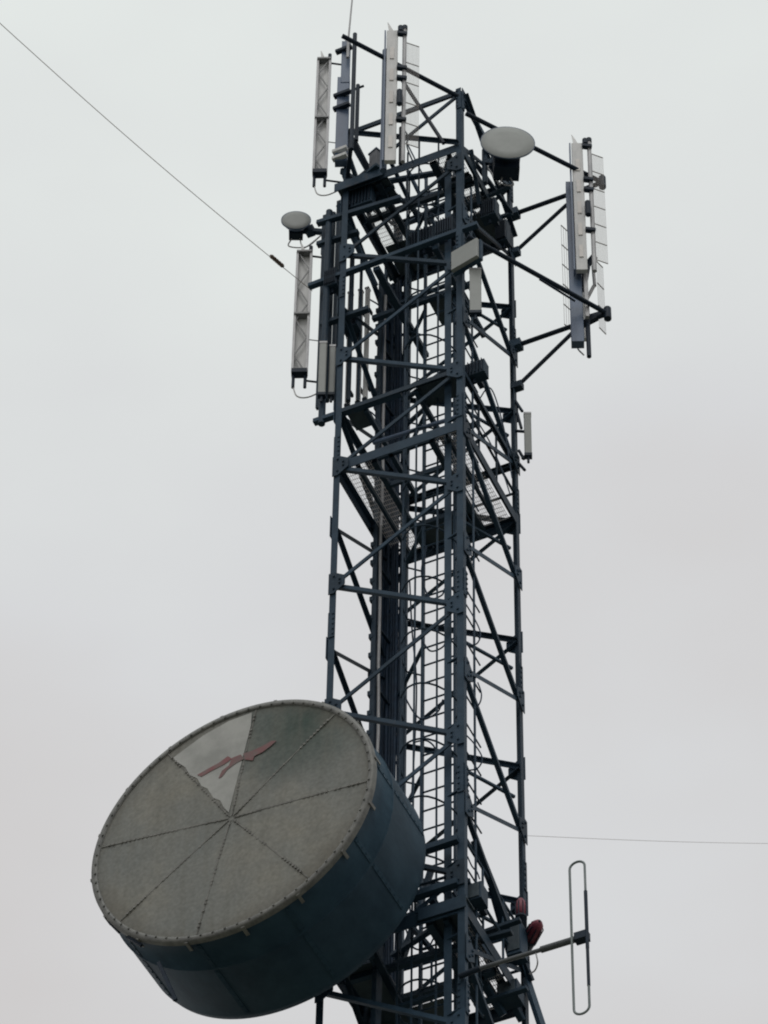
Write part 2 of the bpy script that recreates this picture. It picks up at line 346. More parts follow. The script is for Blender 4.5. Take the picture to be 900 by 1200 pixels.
# riser beside the near leg, a thin ladder rail between leg and riser
m = MB(); m.ell(V(-.205, .10, -14), V(-.205, .10, ZP), .082, .008, Y)
for z in range(-13, 6): m.bar(V(-.205, .11, z+.3), V(-.03, .06, z+.3), .03, .02)
m.build('riser_channel', M_ST, tower)
m = MB(); m.tube(V(.01, .30, -14), V(.01, .30, 4.9), .014, 8)
z = -13.9
while z < 4.8: m.tube(V(-.02, .06, z), V(-.02, .52, z), .010, 6); z += .42
m.build('climbing_rail', M_ST, tower)
# cable ladder with the feeder cables, in the far corner
m = MB(); cxx = -S+.06; ccy = S-.16
for dx in (-.16, .16): m.bar(V(cxx+dx, ccy+.03, -16), V(cxx+dx, ccy+.03, ZP+.3), .03, .05, Y)
z = -16
while z < ZP: m.bar(V(cxx-.16, ccy+.02, z), V(cxx+.16, ccy+.02, z), .03, .02); z += .5
tray = m.build('cable_ladder', M_ST, tower)
for i in range(8):
    x = cxx-.10+i*.036; w = random.uniform(0, 6); m = MB()
    pts = [V(x+.006*math.sin(w+k*.9), ccy-.02-.012*(i % 3)+.006*math.cos(w+k*1.3), -16+k*.7) for k in range(31)]
    m.path(pts, .0205, 8).build('feeder_cable', M_CB, tray)
for i in range(9):
    y = 1.06+i*.041; w = random.uniform(0, 6); m = MB()
    pts = [V(-S-.035+.014*(i % 2)+.005*math.sin(w+k*.9), y+.007*math.cos(w+k*1.3), -16+k*.7) for k in range(31)]
    m.path(pts, .0215, 8).build('feeder_cable', M_CB, tray)
p_ = at(446, 660, y=.98); m = MB(); pts = [Vector((p_.x+.006*math.sin(k*1.7), .98+.01*math.cos(k*.8), ZB-16+k*.55)) for k in range(38)]
m.path(pts, .018, 6).build('feeder_cable', M_GV, tray)
# thin rail that carries clips, left of the cables
m = MB(); a_ = at(440, 660, y=.95); m.bar(Vector((a_.x, .95, ZB-14)), Vector((a_.x, .95, ZB+4.7)), .05, .04, Y)
z = -13
while z < 4.5: m.box(Vector((a_.x-.03, .95, ZB+z)), .05, .05, .07); z += .31
for z in range(-13, 5): m.bar(Vector((a_.x, .95, ZB+z+.4)), V(cxx, ccy, z+.4), .03, .02)
m.build('clip_rail', M_ST, tower)
# loose cables looping off the ladder
loops = [((470, 790), (474, 815), (492, 842), (512, 835), (519, 820)), ((500, 640), (494, 672), (503, 700), (517, 698), (521, 690)),
         ((495, 752), (505, 763), (519, 758), (523, 748)), ((484, 870), (500, 868), (510, 878), (505, 892)), ((480, 680), (483, 740), (488, 800), (486, 870), (482, 940)),
         ((487, 560), (500, 555), (516, 550), (520, 548)), ((425, 480), (436, 484), (446, 498), (450, 520)), ((412, 360), (404, 380), (406, 395), (412, 410)),
         ((432, 350), (447, 362), (450, 390), (447, 430)), ((476, 1090), (484, 1110), (500, 1112), (509, 1098)), ((481, 960), (487, 1000), (480, 1050), (484, 1100)),
         ((490, 260), (505, 250), (515, 262), (512, 280)), ((478, 170), (488, 190), (500, 215), (508, 240))]
for i, L in enumerate(loops):
    MB().path(curve([at(a, b, y=.72+.02*i) for a, b in L]), .010, 6).build('loose_cable', M_CB, tower)
for L, yy in [(((546, 708), (556, 725), (563, 742), (559, 754), (548, 757)), .12), (((545, 860), (556, 872), (565, 888), (560, 900), (548, 903)), .12), (((560, 800), (564, 812), (563, 822), (558, 830)), .2),
              (((556, 488), (575, 520), (590, 556), (598, 580)), .9), (((560, 470), (575, 455), (590, 500), (600, 560)), 1.0), (((548, 1004), (553, 1015), (559, 1022), (562, 1030)), .3)]:
    MB().path(curve([at(a, b, y=yy) for a, b in L]), .008, 6).build('loose_cable', M_CB, tower)
# tube strapped across the near side, above the lower walkway
MB().tube(at(438, 519, y=.35), at(541, 487, y=.1), .026, 10).build('cross_tube', M_PNB, tower)
# conduit down the far corner strut, square-ish stair plates seen through the lattice at the bottom
for i, (a, b, c, d, yy) in enumerate([(505, 1052, 590, 1190, .35), (530, 1046, 612, 1196, .5), (556, 985, 622, 1150, .6), (440, 1125, 470, 1200, .7)]):
    MB().bar(at(a, b, y=yy), at(c, d, y=yy+.9), .07, .05).build('stair_stringer', M_ST, tower)

# ------------------------------------------------------------------ the big drum antenna
DY = -1.55; yawd = R(1.5)
ax_ = Vector((math.sin(yawd), math.cos(yawd), 0)); rad = 1.53; dep = 1.22
fc_ = at(272, 960, y=DY); sidev = ax_.cross(Z).normalized()
STAINW = at(356, 850, y=DY)
drum = thing('drum_antenna', fc_+ax_*dep-Z*rad, 'huge round drum antenna, shaded dark blue with a stained grey face and red zigzag mark', 'antenna')
STAIN = tuple(STAINW-drum.location); CENTRE = tuple(fc_-drum.location)
m = MB(); m.lathe(fc_, ax_, [(0, rad-.03), (.0, rad+.005), (.03, rad+.012), (.06, rad), (.4, rad+.002), (.402, rad+.012), (.43, rad+.012), (.432, rad+.002), (dep-.1, rad), (dep-.02, rad-.02), (dep, rad-.06), (dep+.12, rad-.30), (dep+.26, rad-.75), (dep+.34, .35), (dep+.35, .001)], 128)
shroud = m.build('shroud', M_SHR, drum)
m = MB(); m.lathe(fc_, ax_, [(-.012, 0.001), (-.020, rad*.3), (-.016, rad*.7), (-.004, rad-.05)], 128)
radome = m.build('radome', radome_mat(), drum)
m = MB(); m.lathe(fc_, ax_, [(.0, rad-.055), (-.016, rad-.05), (-.022, rad-.03), (-.016, rad+.012), (.035, rad+.018)], 128)
for i in range(72):
    t = 2*math.pi*i/72; c = fc_+(sidev*math.cos(t)+Z*math.sin(t))*(rad-.035)
    m.box(c-ax_*.026, .018, .018, .016, sidev, Z)
rim = m.build('rim', M_RIM, drum)
for i in range(16):                                 # clamps that hold the rim
    t = 2*math.pi*(i+.3)/16; r_ = sidev*math.cos(t)+Z*math.sin(t); c = fc_+r_*(rad+.022)
    MB().bar(c-ax_*.01, c+ax_*.11, .035, .012, r_).build('rim_clamp', M_RIM, drum)
def face(px, py, off=.03):
    d = fw*F+Rr*(px-450)-Uu*(py-600); pc = fc_-ax_*off
    return eye+d*((pc-eye).dot(ax_)/d.dot(ax_))
for ex, ey in ((116, 992), (201, 887), (299, 832), (360, 867), (421, 916), (345, 1015), (240, 1058), (135, 1082)):
    e0 = face(ex, ey)-fc_; t = math.atan2(e0.dot(Z), e0.dot(sidev)); r_ = sidev*math.cos(t)+Z*math.sin(t)
    m = MB(); m.bar(fc_-ax_*.021+r_*.03, fc_-ax_*.019+r_*(rad*.5), .011, .006, ax_); m.bar(fc_-ax_*.0195+r_*(rad*.5), fc_-ax_*.011+r_*(rad-.06), .011, .006, ax_)
    for k in range(28):
        if random.random() < .7: c = fc_-ax_*.020+r_*(.08+k*.048); m.box(c, .024, .024, .010, sidev, Z)
    m.build('seam', M_SEAM, radome)
def sheet(pts, off, th, name, mt, par):
    n = len(pts); a = [face(*p, off) for p in pts]; b = [q+ax_*th for q in a]
    return MB().add(a+b, [tuple(range(n)), tuple(range(2*n-1, n-1, -1))]+[(i, (i+1) % n, n+(i+1) % n, n+i) for i in range(n)]).build(name, mt, par)
c_ = (266, 962)
M_WG = mat('cleaner_radome_panel', (.42, .43, .41), .75, c2=(.30, .31, .295), scale=3)
sheet([(268, 952), (262, 946), (258, 938), (250, 935), (243, 924), (236, 921), (231, 912), (222, 908), (217, 899), (206, 892), (203, 888), (238, 862), (268, 845), (295, 835), (294, 850)], .023, .003, 'pale_wedge', M_WG, radome)
for pts in ([(231, 908), (243, 901), (256, 894), (267, 886), (272, 889), (262, 896), (248, 903), (236, 910)], [(256, 912), (260, 903), (268, 897), (272, 888), (282, 884), (286, 889), (277, 894), (267, 901), (260, 910)],
            [(285, 883), (297, 879), (306, 875), (318, 868), (324, 868), (316, 875), (308, 881), (298, 886), (296, 891), (287, 890)]):
    sheet(pts, .0285, .003, 'zigzag_mark', M_EMB, radome)
for i in range(10):                                 # sheet joints along the shroud
    t = 2*math.pi*(i+.15)/10; r_ = sidev*math.cos(t)+Z*math.sin(t)
    m = MB(); m.bar(fc_+r_*(rad+.004)+ax_*.07, fc_+r_*(rad+.004)+ax_*(dep-.12), .05, .008, r_)
    for k in range(12): m.box(fc_+r_*(rad+.010)+ax_*(.11+k*.088), .016, .016, .008, ax_, r_.cross(ax_))
    m.build('joint_strip', M_SHR, shroud)
# hooks at the lower left of the rim
for (a, b, c, d) in [(128, 1080, 140, 1092), (150, 1098, 166, 1108), (186, 1128, 206, 1172)]:
    MB().bar(face(a, b, -.02), face(c, d, -.05), .035, .03, ax_).build('hook', M_DK, drum)
# rear mount: pipe, ring and struts to the leg
rc = fc_+ax_*(dep+.35); m = MB()
m.lathe(fc_, ax_, [(dep+.20, .60), (dep+.42, .55), (dep+.44, .45), (dep+.44, .001)], 40)
m.build('mount_hub', M_DK, drum)
m = MB(); pz = fc_.z
for dz in (-.55, .55): m.bar(rc+Z*dz-ax_*.2, V(-S, -.02, pz-ZB+dz), .09, .08)
m.tube(Vector((rc.x, rc.y-.1, pz-1.0)), Vector((rc.x, rc.y-.1, pz+1.0)), .07, 14)
for dz in (-.2, .4): m.bar(Vector((rc.x, rc.y-.05, pz+dz)), V(-.02, -.06, pz-ZB+dz), .08, .07)
m.build('mount_bracket', M_ST, drum)

# ------------------------------------------------------------------ small dishes
def small_dish(px, py, yy, dia, azim, label, arm_to, big=True):
    c = at(px, py, y=yy); a = R(azim); axd = Vector((math.sin(a), math.cos(a), 0)); r = dia/2; sv = axd.cross(Z).normalized()
    t = thing('microwave_dish', c+axd*.2-Z*r, label, 'dish antenna', 'small round microwave dishes')
    MB().lathe(c, axd, [(-.010, .001), (-.012, r*.6), (-.006, r-.01), (.0, r-.004)], 56).build('radome', M_DISH, t)
    MB().lathe(c, axd, [(.0, r-.004), (-.004, r+.004), (.012, r+.004), (.014, r-.006), (.06, r*.80), (.13, r*.48), (.20, .001)], 56).build('reflector', M_PNB, t)
    k = MB(); bx = r*.95
    Lu = .30+dia*.12 if dia > .5 else .20
    k.lathe(c, axd, [(.08, r*.45), (.10, r*.52), (Lu, r*.50), (Lu+.02, r*.42), (Lu+.03, .001)], 28)
    k.build('radio_unit', M_DK, t, )
    k = MB(); b0 = c+axd*Lu*.75; k.box(b0-Z*r*.42, r*.95, Lu*.55, r*.70, sv, axd); k.build('radio_box', M_DK, t, .01)
    k = MB(); k.bar(b0, arm_to, .06, .06); k.tube(arm_to-Z*.45, arm_to+Z*.25, .035, 12); k.box(b0.lerp(arm_to, .5), .1, .1, .12); k.build('mount_arm', M_ST, t)
    q = c+axd*Lu*.9-Z*r*.75
    for dx in (-.05, .05):
        pts = [q+sv*dx, q-Z*.16+sv*dx*1.6, q-Z*.22+(arm_to-q)*.4, q-Z*.05+(arm_to-q)*.9]
        MB().path(curve(pts), .009, 6).build('cable', M_GV, t)
    return t
M_DISH = mat('grey_dish_cover', (.35, .375, .365), .6, c2=(.31, .335, .325), scale=5)
small_dish(595, 167, .30,  .655, -27, 'larger grey oval-looking microwave dish at the top right of the tower', at(568, 190, y=.65))
small_dish(347, 258, .25, .36, -25, 'smaller grey microwave dish on the left, just above the hanging panel antenna', at(380, 272, y=.5))

# ------------------------------------------------------------------ antenna stand-off frames
zD1 = zat(0, S, 253); zD2 = zat(0, S, 407)
DD = lambda z: Vector((0, S, z))
fr = thing('antenna_standoff', Vector((0, S, zD2-.6)), 'right-hand stand-off frame of dark pipes reaching out to the big grid-backed antennas', 'antenna mount')
E2 = Vector((at(706, 218, y=S).x, S, zD1)); E1 = Vector((at(712, 368, y=S).x, S, zD2))
for zz, e_ in ((zD1, E2), (zD2, E1)):
    MB().tube(DD(zz), e_, .030, 10).build('arm', M_DK, fr)
    MB().box(DD(zz)+X*.05, .16, .12, .12).build('clamp', M_ST, fr)
for y0, (a, b), e_ in ((298, (664, 240), E2), (455, (678, 383), E1)):
    z0 = zat(0, S, y0); MB().tube(DD(z0)+X*.06, at(a, b, y=S), .026, 10).build('strut', M_DK, fr); MB().box(DD(z0)+X*.06, .14, .09, .10).build('clamp', M_ST, fr)
for (a, b), e_ in (((546, 133), E2), ((548, 277), E1)):
    MB().tube(at(a, b, y=-.02), e_, .030, 10).build('tie_pipe', M_DK, fr)
MB().tube(at(632, 327, y=.75), at(674, 353, y=1.1), .014, 8).build('tie_pipe', M_DK, fr)
for e_ in (E1, E2): MB().tube(e_-Z*.1, e_+Z*.1, .045, 12).build('clamp', M_DK, fr)

# top pipe over the near corner, with its poles
V1 = at(401, 42, z=ZT+.1)
fl = thing('antenna_standoff', V1-Z*1.8, 'upper left stand-off pipe running from the top corner out over the topmost antennas', 'antenna mount')
MB().tube(V1, at(537, 113, y=-.03), .030, 10).build('arm', M_DK, fl)
def vert(px, y0, y1, yy):
    p = at(px, y0, y=yy); return p, Vector((p.x, p.y, zat(p.x, p.y, y1)))
p_, q_ = vert(416, 40, 175, -.45); MB().tube(p_, q_, .028, 10).build('pole', M_DK, fl)
MB().bar(q_+Z*.2, V(-S, 0, q_.z+.1-ZB), .05, .05).build('strut', M_DK, fl)
p_, q_ = vert(419.5, 100, 165, -.30); MB().tube(p_, q_, .026, 10).build('pole', M_DK, fl)
MB().tube(p_-Z*.06-X*.12, p_-Z*.06+X*.08, .016, 8).build('strut', M_DK, fl)
MB().bar(at(415, 165, y=-.3), at(435, 205, y=.0), .05, .05).build('strut', M_DK, fl)
MB().bar(at(470, 92, y=-.3), at(520, 168, y=-.08), .045, .03).build('strut', M_DK, fl)

# left side: long bars past the far-left leg, upright pipes
ll = thing('antenna_standoff', V(-S-.3, .3, .9), 'left stand-off frame of navy bars and upright pipes beside the tower', 'antenna mount')
for (a, b, c, d, yy) in ((362, 336, 560, 263, .0), (368, 495, 470, 461, .02), (372, 262, 470, 232, .0), (372, 287, 420, 272, .1), (376, 381, 432, 362, .1)):
    p_ = at(a, b, y=yy); q_ = at(c, d, y=yy); MB().bar(p_, Vector((q_.x, yy, q_.z)), .07, .06).build('arm', M_ST, ll)
for (px, y0, y1, yy, r_) in ((386, 248, 497, .02, .042), (391, 250, 470, .28, .03), (402, 235, 480, .4, .035), (413, 300, 470, .5, .03), (424, 300, 470, .6, .02)):
    p_, q_ = vert(px, y0, y1, yy); MB().tube(p_, q_, r_, 12).build('pole', M_ST, ll)
MB().bar(at(397, 240, y=.03), at(440, 335, y=.6), .06, .05).build('strut', M_ST, ll)
for (px, y0, y1, yy, w_) in ((383.5, 252, 478, .12, .10), (398, 236, 468, .5, .06)):
    p_, q_ = vert(px, y0, y1, yy); MB().box((p_+q_)/2, w_, .04, p_.z-q_.z).build('back_plate', M_ST, ll)
MB().bar(at(398, 330, y=.05), at(400, 395, y=.5), .05, .05).build('strut', M_ST, ll)

# ------------------------------------------------------------------ panel antennas
def lattice_panel(px0, y0, y1, yy, w, label, tilt=0):
    p, q = vert(px0, y0, y1, yy); H = p.z-q.z; d = .085
    a = R(23); ux = Vector((math.cos(a), math.sin(a), 0)); uy = Vector((-math.sin(a), math.cos(a), 0))   # turned towards the open side
    b = q; t = thing('panel_antenna', q, label, 'panel antenna', 'long pale panel antennas')
    body = MB(); body.box(b+Z*H/2+uy*d*.5, w*.92, d*.35, H, ux, uy); bo = body.build('back_panel', M_PN, t)
    k = MB()
    for s in (-1, 1): k.bar(b+ux*s*w*.5, b+ux*s*w*.5+Z*H, .028, d, uy)
    k.build('side_rail', M_GV, t)
    k = MB(); n = max(5, int(H/.30)); sgn = 1
    for i in range(n):
        z0, z1 = H*i/n, H*(i+1)/n
        k.bar(b+ux*sgn*w*.42-uy*.02+Z*z0, b-ux*sgn*w*.42-uy*.02+Z*z1, .014, .012, uy); sgn = -sgn
    k.build('zigzag_strip', M_GVD, t)
    for z in (.0, .47, 1.0): MB().box(b+Z*H*z-uy*.01, w*1.12, d*1.2, .07 if z == 0 else .03, ux, uy).build('band', M_GVD if z else M_DK, t)
    k = MB()
    for s in (-.42, .42): k.tube(b+ux*w*s-Z*.03, b+ux*w*s-Z*.26, .020, 8)
    k.build('connector', M_DK, t)
    MB().path(curve([b-ux*w*.42-Z*.24, b-ux*w*.1-Z*.42, b+ux*w*.7-Z*.44, b+ux*w*1.9-Z*.30]), .009, 6).build('cable', M_PN, t)
    k = MB(); tp = b+Z*H
    k.prism(tp-ux*w*.05+Z*.02, tp-ux*w*.3+Z*.24, [(-.03, -.012), (.03, -.012), (.03, .012), (-.03, .012)], ux, uy, taper=.15); k.build('fin', M_PN, t)
    MB().tube(tp+ux*w*.45, tp+ux*w*.45+Z*.15, .024, 10).build('clamp_bolt', M_DK, t)
    for z in (H*.985, -.13, H*.28): MB().tube(b+ux*w*.4+Z*z, b+ux*(w*.4+.24)+Z*z+Y*.05, .013 if z != H*.28 else .006, 8).build('bracket', M_DK, t)
    return t
M_GVD = mat('weathered_zinc', (.28, .29, .30), .5, c2=(.18, .19, .20), scale=14)
lattice_panel(380, 72, 204, .10, .155, 'pale lattice-faced panel antenna hanging highest on the left, level with the tower top')
lattice_panel(357, 298, 438, .25, .165, 'pale lattice-faced panel antenna hanging below the small left dish')

def slab(px, y0, y1, yy, w, d, m_, name, par, az=23, bev=.008):
    p, q = vert(px, y0, y1, yy); a = R(az); ux = Vector((math.cos(a), math.sin(a), 0)); uy = Vector((-math.sin(a), math.cos(a), 0))
    return MB().box((p+q)/2, w, d, p.z-q.z, ux, uy).build(name, m_, par, bev)
# dark-backed panel at the upper left
t = thing('panel_antenna', at(401, 190, y=-.1), 'slate blue panel antenna right beside the highest pale one at the upper left', 'panel antenna')
slab(406, 52, 100, -.1, .11, .10, M_PNB, 'back_panel', t); slab(403, 94, 192, -.1, .155, .10, M_PNB, 'back_panel', t)
for yy_ in (58, 110, 125, 176, 184): p_ = at(403 - (yy_-60)*.04, yy_, y=-.17); MB().box(p_, .19 if yy_ > 150 else .22, .06, .05).build('bracket', M_PN if yy_ > 150 else M_DK, t)
MB().tube(at(405, 52, y=-.1), at(406, 44, y=-.1), .02, 10, .008).build('cap', M_GV, t)

def wire_grid(px0, px1, y0, y1, yy, name, par, slope=.06, nv=9, nh=5):
    """a mesh reflector: close upright wires held by cross rods"""
    p0, q0 = vert(px0, y0, y1, yy); p1 = at(px1, y0+(px1-px0)*slope, y=yy+.12); H = p0.z-q0.z; d = Vector((p1.x-p0.x, p1.y-p0.y, 0))
    m = MB()
    for i in range(nv):
        b = q0+d*(i/(nv-1)); m.tube(b, b+Z*H, .0025, 4)
    g = m.build(name, M_GR, par)
    for i in range(nh):
        b = q0+Z*H*i/(nh-1); MB().tube(b-d*.02, b+d*1.02, .007, 5).build('cross_rod', M_GR, g)
    return g
M_GR = mat('grid_wire', (.42, .40, .38), .6, c2=(.32, .31, .30), scale=20)

def grid_antenna(px, y0, y1, yy, label, k):
    p, q = vert(px, y0, y1, yy); H = p.z-q.z; t = thing('grid_antenna', q, label, 'grid antenna', 'tall antennas backed by wire grids')
    a = R(23); ux = Vector((math.cos(a), math.sin(a), 0)); uy = Vector((-math.sin(a), math.cos(a), 0))
    MB().box(q+Z*H/2, .135, .06, H, ux, uy).build('front_panel', M_PN, t, .008)
    MB().box(q+Z*H/2-ux*.088+uy*.02, .018, .11, H, ux, uy).build('side_rail', M_PNB, t)
    MB().tube(q+ux*.15+Z*.0, q+ux*.15+Z*(H+.05), .027, 10).build('feed_tube', M_GV, t)
    MB().tube(q+ux*.15+Z*(H+.05), q+ux*.15+Z*(H+.12), .036, 10).build('cap', M_DK, t)
    for z in (.97, .70, .62, .30): MB().bar(q+ux*.06+Z*H*z-uy*.04, q+ux*.18+Z*H*z-uy*.02, .06, .05).build('clamp', M_DK, t)
    MB().tube(q+ux*.10+Z*H*.985-uy*.04, q+ux*.10+Z*H*1.02-uy*.04, .035, 10).build('clamp', M_DK, t)
    MB().tube(q+ux*.10+Z*H*.40-uy*.07, q+ux*.10+Z*H*.50-uy*.07, .036, 10).build('clamp', M_DK, t)
    for i in range(5): z0 = H*(.1+.17*i); MB().box(q+Z*(z0+.1)-uy*.035, .05, .012, .24, ux, uy).build('radiating_patch', M_PNL, t)
    m = MB(); tp = q+Z*H; m.prism(tp-ux*.01, tp-ux*.06+Z*.22, [(-.03, -.012), (.03, -.012), (.03, .012), (-.03, .012)], ux, uy, taper=.15); m.build('fin', M_PN, t)
    return t, q, H, ux, uy
M_PNL = mat('off_white_plastic', (.72, .70, .67), .5, c2=(.6, .58, .56), scale=8)
t, q, H, ux, uy = grid_antenna(460, 38, 190, -.80, 'grid-backed antenna with a light mesh wing standing at the top centre of the tower', 0)
wire_grid(476, 491, 50, 168, -.74, 'wire_grid', t, nv=11, nh=6)
MB().path(curve([at(472, 150, y=-.4), at(478, 160, y=-.4), at(477, 172, y=-.4), at(484, 190, y=-.4)]), .01, 6).build('cable', M_CB, t)
p_, q_ = vert(452, 60, 200, -.68); MB().tube(p_, q_, .042, 12).build('pole', M_PNB, t)
p_, q_ = vert(470, 150, 192, -.5); MB().tube(p_, q_, .025, 12).build('pole', M_DK, t)
t, q, H, ux, uy = grid_antenna(676, 170, 318, S-.26, 'upper grid-backed antenna with a mesh wing on the far right stand-off', 1)
wire_grid(692, 706, 180, 304, S-.2, 'wire_grid', t, nv=11, nh=7)
t = thing('grid_antenna', at(684, 410, y=S+.25), 'lower slate blue antenna with mesh wings on both sides, partly behind the upper right one', 'grid antenna', 'tall antennas backed by wire grids')
slab(670, 217, 404, S-.14, .15, .11, M_PNB, 'back_panel', t); slab(683, 246, 372, S-.16, .05, .05, M_GV, 'feed_tube', t)
slab(684, 312, 398, S+.3, .08, .06, M_PN, 'front_panel', t)
wire_grid(657.5, 665, 264, 380, S+.1, 'wire_grid', t, slope=-.6, nv=4, nh=6); wire_grid(699, 706, 306, 384, S+.2, 'wire_grid', t, nv=6, nh=4)
p_, q_ = vert(688, 360, 418, S-.08); MB().tube(p_, q_, .028, 10).build('pole', M_DK, t)
for (a, b, c, d) in ((680, 320, 697, 300), (683, 340, 688, 312), (692, 372, 712, 366), (676, 384, 700, 372)): MB().bar(at(a, b, y=S), at(c, d, y=S), .06, .06).build('bracket', M_DK, t)
MB().path(curve([at(676, 395, y=S), at(677, 408, y=S), at(684, 416, y=S)]), .01, 6).build('cable', M_PN, t)
for (a, b, c, d) in ((695, 312, 697, 335), (696, 335, 688, 350)): MB().tube(at(a, b, y=S), at(c, d, y=S), .022, 8).build('cable', M_GV, t)

# the smaller vertical antennas inside and beside the frame
def small_panel(px, y0, y1, yy, w, label, cat='panel antenna', m_=None, name='panel_antenna', az=23, d=.06):
    p, q = vert(px, y0, y1, yy); t = thing(name, q, label, cat)
    a = R(az); ux = Vector((math.cos(a), math.sin(a), 0)); uy = Vector((-math.sin(a), math.cos(a), 0)); H = p.z-q.z
    MB().box((p+q)/2, w, d, H, ux, uy).build('housing', m_ or M_PN, t, .012)
    MB().box(p+Z*.012, w*1.06, d*1.15, .03, ux, uy).build('end_cap', M_GV, t); MB().box(q-Z*.02, w*1.06, d*1.15, .045, ux, uy).build('end_cap', M_DK, t)
    MB().tube(q-Z*.03, q-Z*.14, .016, 8).build('connector', M_DK, t)
    for f in (.15, .85): MB().box(q+Z*H*f+uy*(d*.5+.05), w*.5, .1, .05, ux, uy).build('bracket', M_DK, t)
    return t
small_panel(379, 404, 462, -.06, .085, 'short green-grey antenna at the bottom of the left frame, next to the hanging panel', m_=M_DISH)
small_panel(390, 408, 462, .10, .07, 'short dull grey antenna right of the green-grey one at the foot of the left frame', m_=M_DISH)
small_panel(411, 345, 475, .62, .055, 'slim pale tube antenna nearest the left leg, inside the left frame', az=0)
small_panel(423, 342, 472, .72, .05, 'slim pale tube antenna in the middle of three inside the left frame', az=0)
small_panel(431, 340, 468, .80, .05, 'slim pale tube antenna nearest the cable column, inside the left frame', az=0)
small_panel(557, 318, 366, -.12, .135, 'pale grey vertical panel antenna below the square box on the near leg', m_=M_DISH)
small_panel(618, 487, 533, S, .085, 'short grey antenna clamped outside the right leg halfway up', m_=M_DISH)
t = thing('antenna_bracket', at(610, 540, y=S), 'black stepped clamp set holding the short grey antenna to the right leg', 'bracket')
for (a, b, c, d) in ((604, 470, 612, 482), (606, 484, 611, 502), (604, 505, 617, 506), (608, 528, 614, 538), (612, 538, 620, 530), (606, 541, 615, 551)): MB().tube(at(a, b, y=S), at(c, d, y=S), .018, 8).build('clamp', M_DK, t)
# square flat antenna on the near side
def plate_px(quad, y_near, y_far, th, name, m_):
    a = [at(quad[0][0], quad[0][1], y=y_far), at(quad[1][0], quad[1][1], y=y_near)]
    return a
cq = at(545, 299, y=-.22); a = R(-12); ux = Vector((math.cos(a), math.sin(a), 0)); uy = Vector((-math.sin(a), math.cos(a), 0))
t = thing('square_panel_antenna', cq-Z*.2, 'square light grey flat panel facing the viewer below the top walkway', 'panel antenna')
MB().box(cq, .37, .05, .34, ux, uy).build('housing', M_DISH, t, .012)
MB().box(cq+uy*.05, .40, .05, .37, ux, uy).build('back_frame', M_ST, t)
MB().bar(cq+uy*.07, V(0, 0, cq.z-ZB), .06, .06).build('bracket', M_ST, t)
# grey equipment cabinet on the top walkway corner
cb = at(441, 190, y=-.06); a = R(-22); ux = Vector((math.cos(a), math.sin(a), 0)); uy = Vector((-math.sin(a), math.cos(a), 0))
t = thing('equipment_box', cb-Z*.22, 'small grey box with a ridged top beside the upper left corner of the walkway', 'box')
MB().box(cb, .13, .13, .30, ux, uy).build('housing', M_BX, t, .01) if False else MB().box(cb+Z*.0, .13, .13, .30, ux, uy).build('housing', mat('dull_grey_cabinet', (.17, .18, .20), .6, c2=(.13, .14, .16), scale=6), t, .01)
MB().box(cb+Z*.165, .15, .15, .02, ux, uy).build('lid', M_PNB, t, .004)
MB().box(cb-Z*.2, .17, .17, .05, ux, uy).build('base_bracket', M_ST, t)
# dark radio units grouped under the top walkway
for i, (px, py, yy, w, h, lb) in enumerate([(497, 283, .35, .28, .34, 'dark radio unit left of the square panel, under the top walkway'), (523, 270, .1, .22, .30, 'dark radio unit directly behind the upper edge of the square panel'),
        (425, 232, .1, .30, .42, 'dark radio unit wedged at the upper left corner under the top walkway'), (574, 248, .7, .2, .32, 'dark radio unit by the right edge of the top walkway'),
        (390, 330, .05, .16, .30, 'dark radio unit on the left frame beside the hanging panel antenna'), (412, 380, .45, .2, .24, 'dark radio unit low on the left frame behind the far-left leg'),
        (556, 437, .25, .3, .22, 'dark radio unit on the near leg at the middle level'), (590, 275, 1.2, .14, .4, 'dark radio unit at the back of the right leg below the top right dish')]):
    c = at(px, py, y=yy); t = thing('radio_unit', c-Z*h/2, lb, 'radio unit', 'dark radio units on the tower')
    MB().box(c, w, .14, h).build('housing', M_ST, t, .01)
    m = MB()
    for k in range(7): m.box(c-Y*.085+X*w*(-.42+.14*k), .008, .035, h*.9)
    m.build('cooling_fins', M_DK, t)
    MB().tube(c-Z*h/2, c-Z*(h/2+.08), .018, 8).build('connector', M_DK, t)
    MB().bar(c+Y*.05, c+Y*.22, .06, .06).build('bracket', M_DK, t)

# whip antenna
p_ = at(408, 52, y=-.2); q_ = at(414, -30, y=-.2); w = Vector((p_.x, -.2, q_.z))
t = thing('whip_antenna', p_-Z*.3, 'thin pale whip antenna rising from the very top left of the tower', 'whip antenna')
MB().tube(p_-Z*.3, p_+Z*.1, .020, 10).build('base', M_GV, t); MB().tube(p_+Z*.1, w.lerp(w+X*.06, 1), .013, 10, .009).build('rod', M_GV, t)

# ------------------------------------------------------------------ folded dipole at the lower right
yb = -.09; bz = at(540, 1141, y=yb); br = at(689, 1097, y=yb); br = Vector((br.x, yb, (bz.z+br.z)/2)); bz = Vector((bz.x, yb, br.z))
t = thing('folded_dipole', bz-Z*1.2, 'tall narrow loop antenna on a horizontal boom at the lower right', 'antenna')
bo = MB().tube(bz+X*.12, bz+X*.85, .022, 12).build('boom', mat('dull_boom_metal', (.13, .145, .155), .5, c2=(.08, .09, .10)), t); MB().tube(bz-X*.02-Z*.02, bz+X*.2, .03, 10).build('boom_clamp', M_DK, t)
MB().bar(bz+X*.72, br, .055, .055).build('boom_end', M_BOOM, t) if False else MB().tube(bz+X*.83, br, .034, 14).build('boom_end', mat('boom_grey', (.10, .115, .125), .45, c2=(.06, .07, .08), scale=8), t)
MB().box(br-X*.06, .14, .09, .09).build('clamp', M_DK, t, .01)
